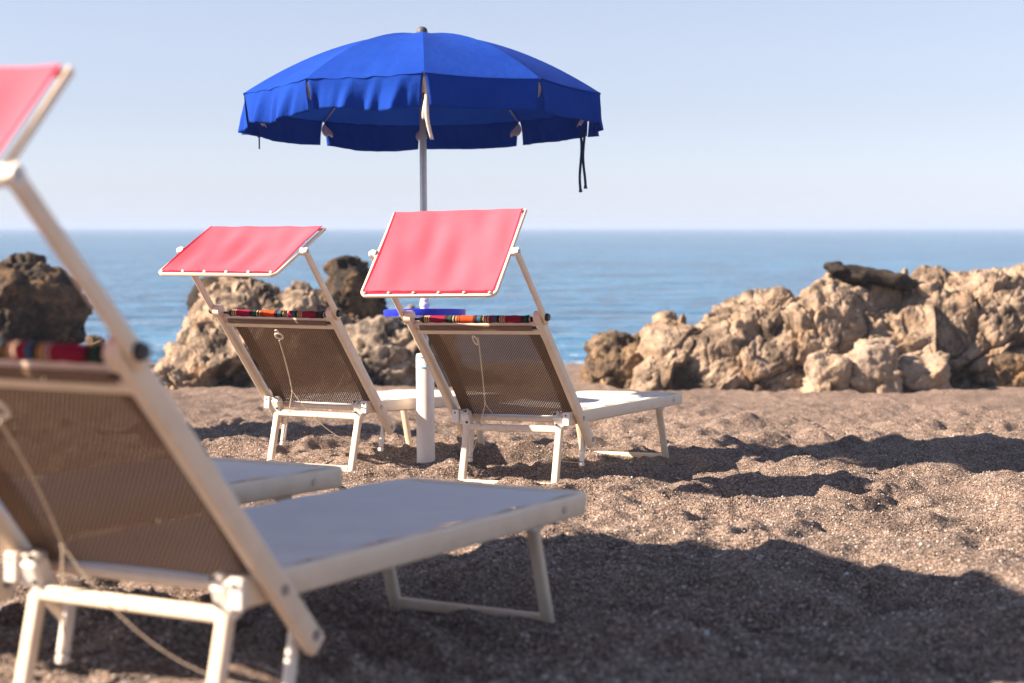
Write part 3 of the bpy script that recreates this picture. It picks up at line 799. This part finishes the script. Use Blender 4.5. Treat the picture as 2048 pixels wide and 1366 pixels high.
# ------------------------------------------------------------------ pebbles and loose gravel
def pebble(x, y, sx, sy, sz, c, label, seed, group=None):
    v, fs = ico(3); P = v * 1.0
    p = v * (1 + .10 * fbm(P * 1.3 + seed * 3.1, 2, seed))[:, None] * np.array((sx, sy, sz))
    m = bpy.data.meshes.new('pebble'); m.from_pydata(p.tolist(), [], fs); m.update(); m.polygons.foreach_set('use_smooth', [True] * len(m.polygons))
    o = link('pebble', m, plain('pebble_stone', c, .6)); o.location = (x, y, ground(x, y) + sz * .45); o.rotation_euler = (.1, .15, seed)
    tag(o, label, 'pebble', group)
def at_ground(x, y):
    s = (y - 455) / F_PX; Y = (CAM_H + G1 * 7) / (s + G1); return (x - 1024) / F_PX * Y * 1.0, Y
for k, (x, y, s, c, lab) in enumerate((
    (1705, 1139, .017, (.50, .54, .58), 'largest pale grey pebble lying in the front shadow'),
    (1690, 1152, .011, (.10, .12, .16), 'small dark pebble touching the largest pale one'),
    (1525, 1141, .009, (.46, .43, .40), 'round beige grey pebble alone in the front shadow'),
    (1470, 1160, .011, (.16, .13, .11), 'brown pebble half sunk in the front shadow'),
    (1415, 1305, .012, (.40, .48, .54), 'bluish pebble on the darkest front sand'),
    (1494, 1058, .008, (.62, .57, .50), 'cream pebble on the sunlit sand strip'),
    (1800, 1168, .008, (.26, .20, .17), 'reddish brown pebble in the front shadow'))):
    gx, gy = at_ground(x, y); pebble(gx, gy, s * 1.25, s * .9, s * .62, c, lab, k + 1)
rng = np.random.default_rng(7)
NG = 150000
gy = 3.7 + (rng.random(NG) ** 1.25) * 8.5
gx = (rng.random(NG) * 2 - 1) * (.34 * gy + .35)
gzv = sand_height(gx, gy)
r = (.0022 + .0035 * rng.random(NG) ** 3.0) * (1 + .9 * (rng.random(NG) > .985))
octa = np.array([(1, 0, 0), (-1, 0, 0), (0, 1, 0), (0, -1, 0), (0, 0, 1), (0, 0, -1)], float)
fo = np.array([(0, 2, 4), (2, 1, 4), (1, 3, 4), (3, 0, 4), (2, 0, 5), (1, 2, 5), (3, 1, 5), (0, 3, 5)])
ang = rng.random(NG) * 6.28; ca, sa = np.cos(ang), np.sin(ang)
sc = np.stack([r * (.8 + .7 * rng.random(NG)), r * (.8 + .5 * rng.random(NG)), r * (.6 + .4 * rng.random(NG))], 1)
v = octa[None] * sc[:, None, :] * (1 + .25 * (rng.random((NG, 6, 1)) - .5))
til = (rng.random((NG, 1)) - .5) * 1.2
v = np.stack([v[..., 0], v[..., 1] * np.cos(til) - v[..., 2] * np.sin(til), v[..., 1] * np.sin(til) + v[..., 2] * np.cos(til)], -1)
v = np.stack([v[..., 0] * ca[:, None] - v[..., 1] * sa[:, None], v[..., 0] * sa[:, None] + v[..., 1] * ca[:, None], v[..., 2]], -1)
v = v + np.stack([gx, gy, gzv + r * .25], 1)[:, None, :]
me = bpy.data.meshes.new('gravel')
tri = (fo[None] + (np.arange(NG) * 6)[:, None, None]).reshape(-1, 3)
me.vertices.add(NG * 6); me.vertices.foreach_set('co', v.ravel())
me.loops.add(tri.size); me.loops.foreach_set('vertex_index', tri.ravel().astype(np.int32))
me.polygons.add(len(tri)); me.polygons.foreach_set('loop_start', np.arange(0, tri.size, 3, dtype=np.int32)); me.polygons.foreach_set('loop_total', np.full(len(tri), 3, dtype=np.int32))
me.update(calc_edges=True)
at = me.attributes.new('tone', 'FLOAT', 'POINT'); at.data.foreach_set('value', np.repeat(rng.random(NG), 6).astype(np.float32))
gv = link('gravel', me, M_GRAVEL); gv['kind'] = 'stuff'
tag(gv, 'coarse loose grains of gravel scattered over the beach sand', 'gravel')

# ------------------------------------------------------------------ sea haze: one thin, even body of air
def haze_box():
    t = NT('sea_haze'); pv = t.n('ShaderNodeVolumePrincipled')
    pv.inputs['Color'].default_value = (.50, .66, .92, 1); pv.inputs['Density'].default_value = .00075
    t.l(pv.outputs[0], t.out.inputs['Volume'])
    b = MB(); b.add([(x, y, z) for x in (-41000, 41000) for y in (-260, 51000) for z in (-4.0, 9.0)],
                    [(0, 1, 3, 2), (4, 6, 7, 5), (0, 4, 5, 1), (2, 3, 7, 6), (0, 2, 6, 4), (1, 5, 7, 3)])
    o = b.build('haze', t.m, None, False); o['kind'] = 'stuff'
    tag(o, 'thin pale haze lying over the sea and the beach', 'haze')
haze_box()
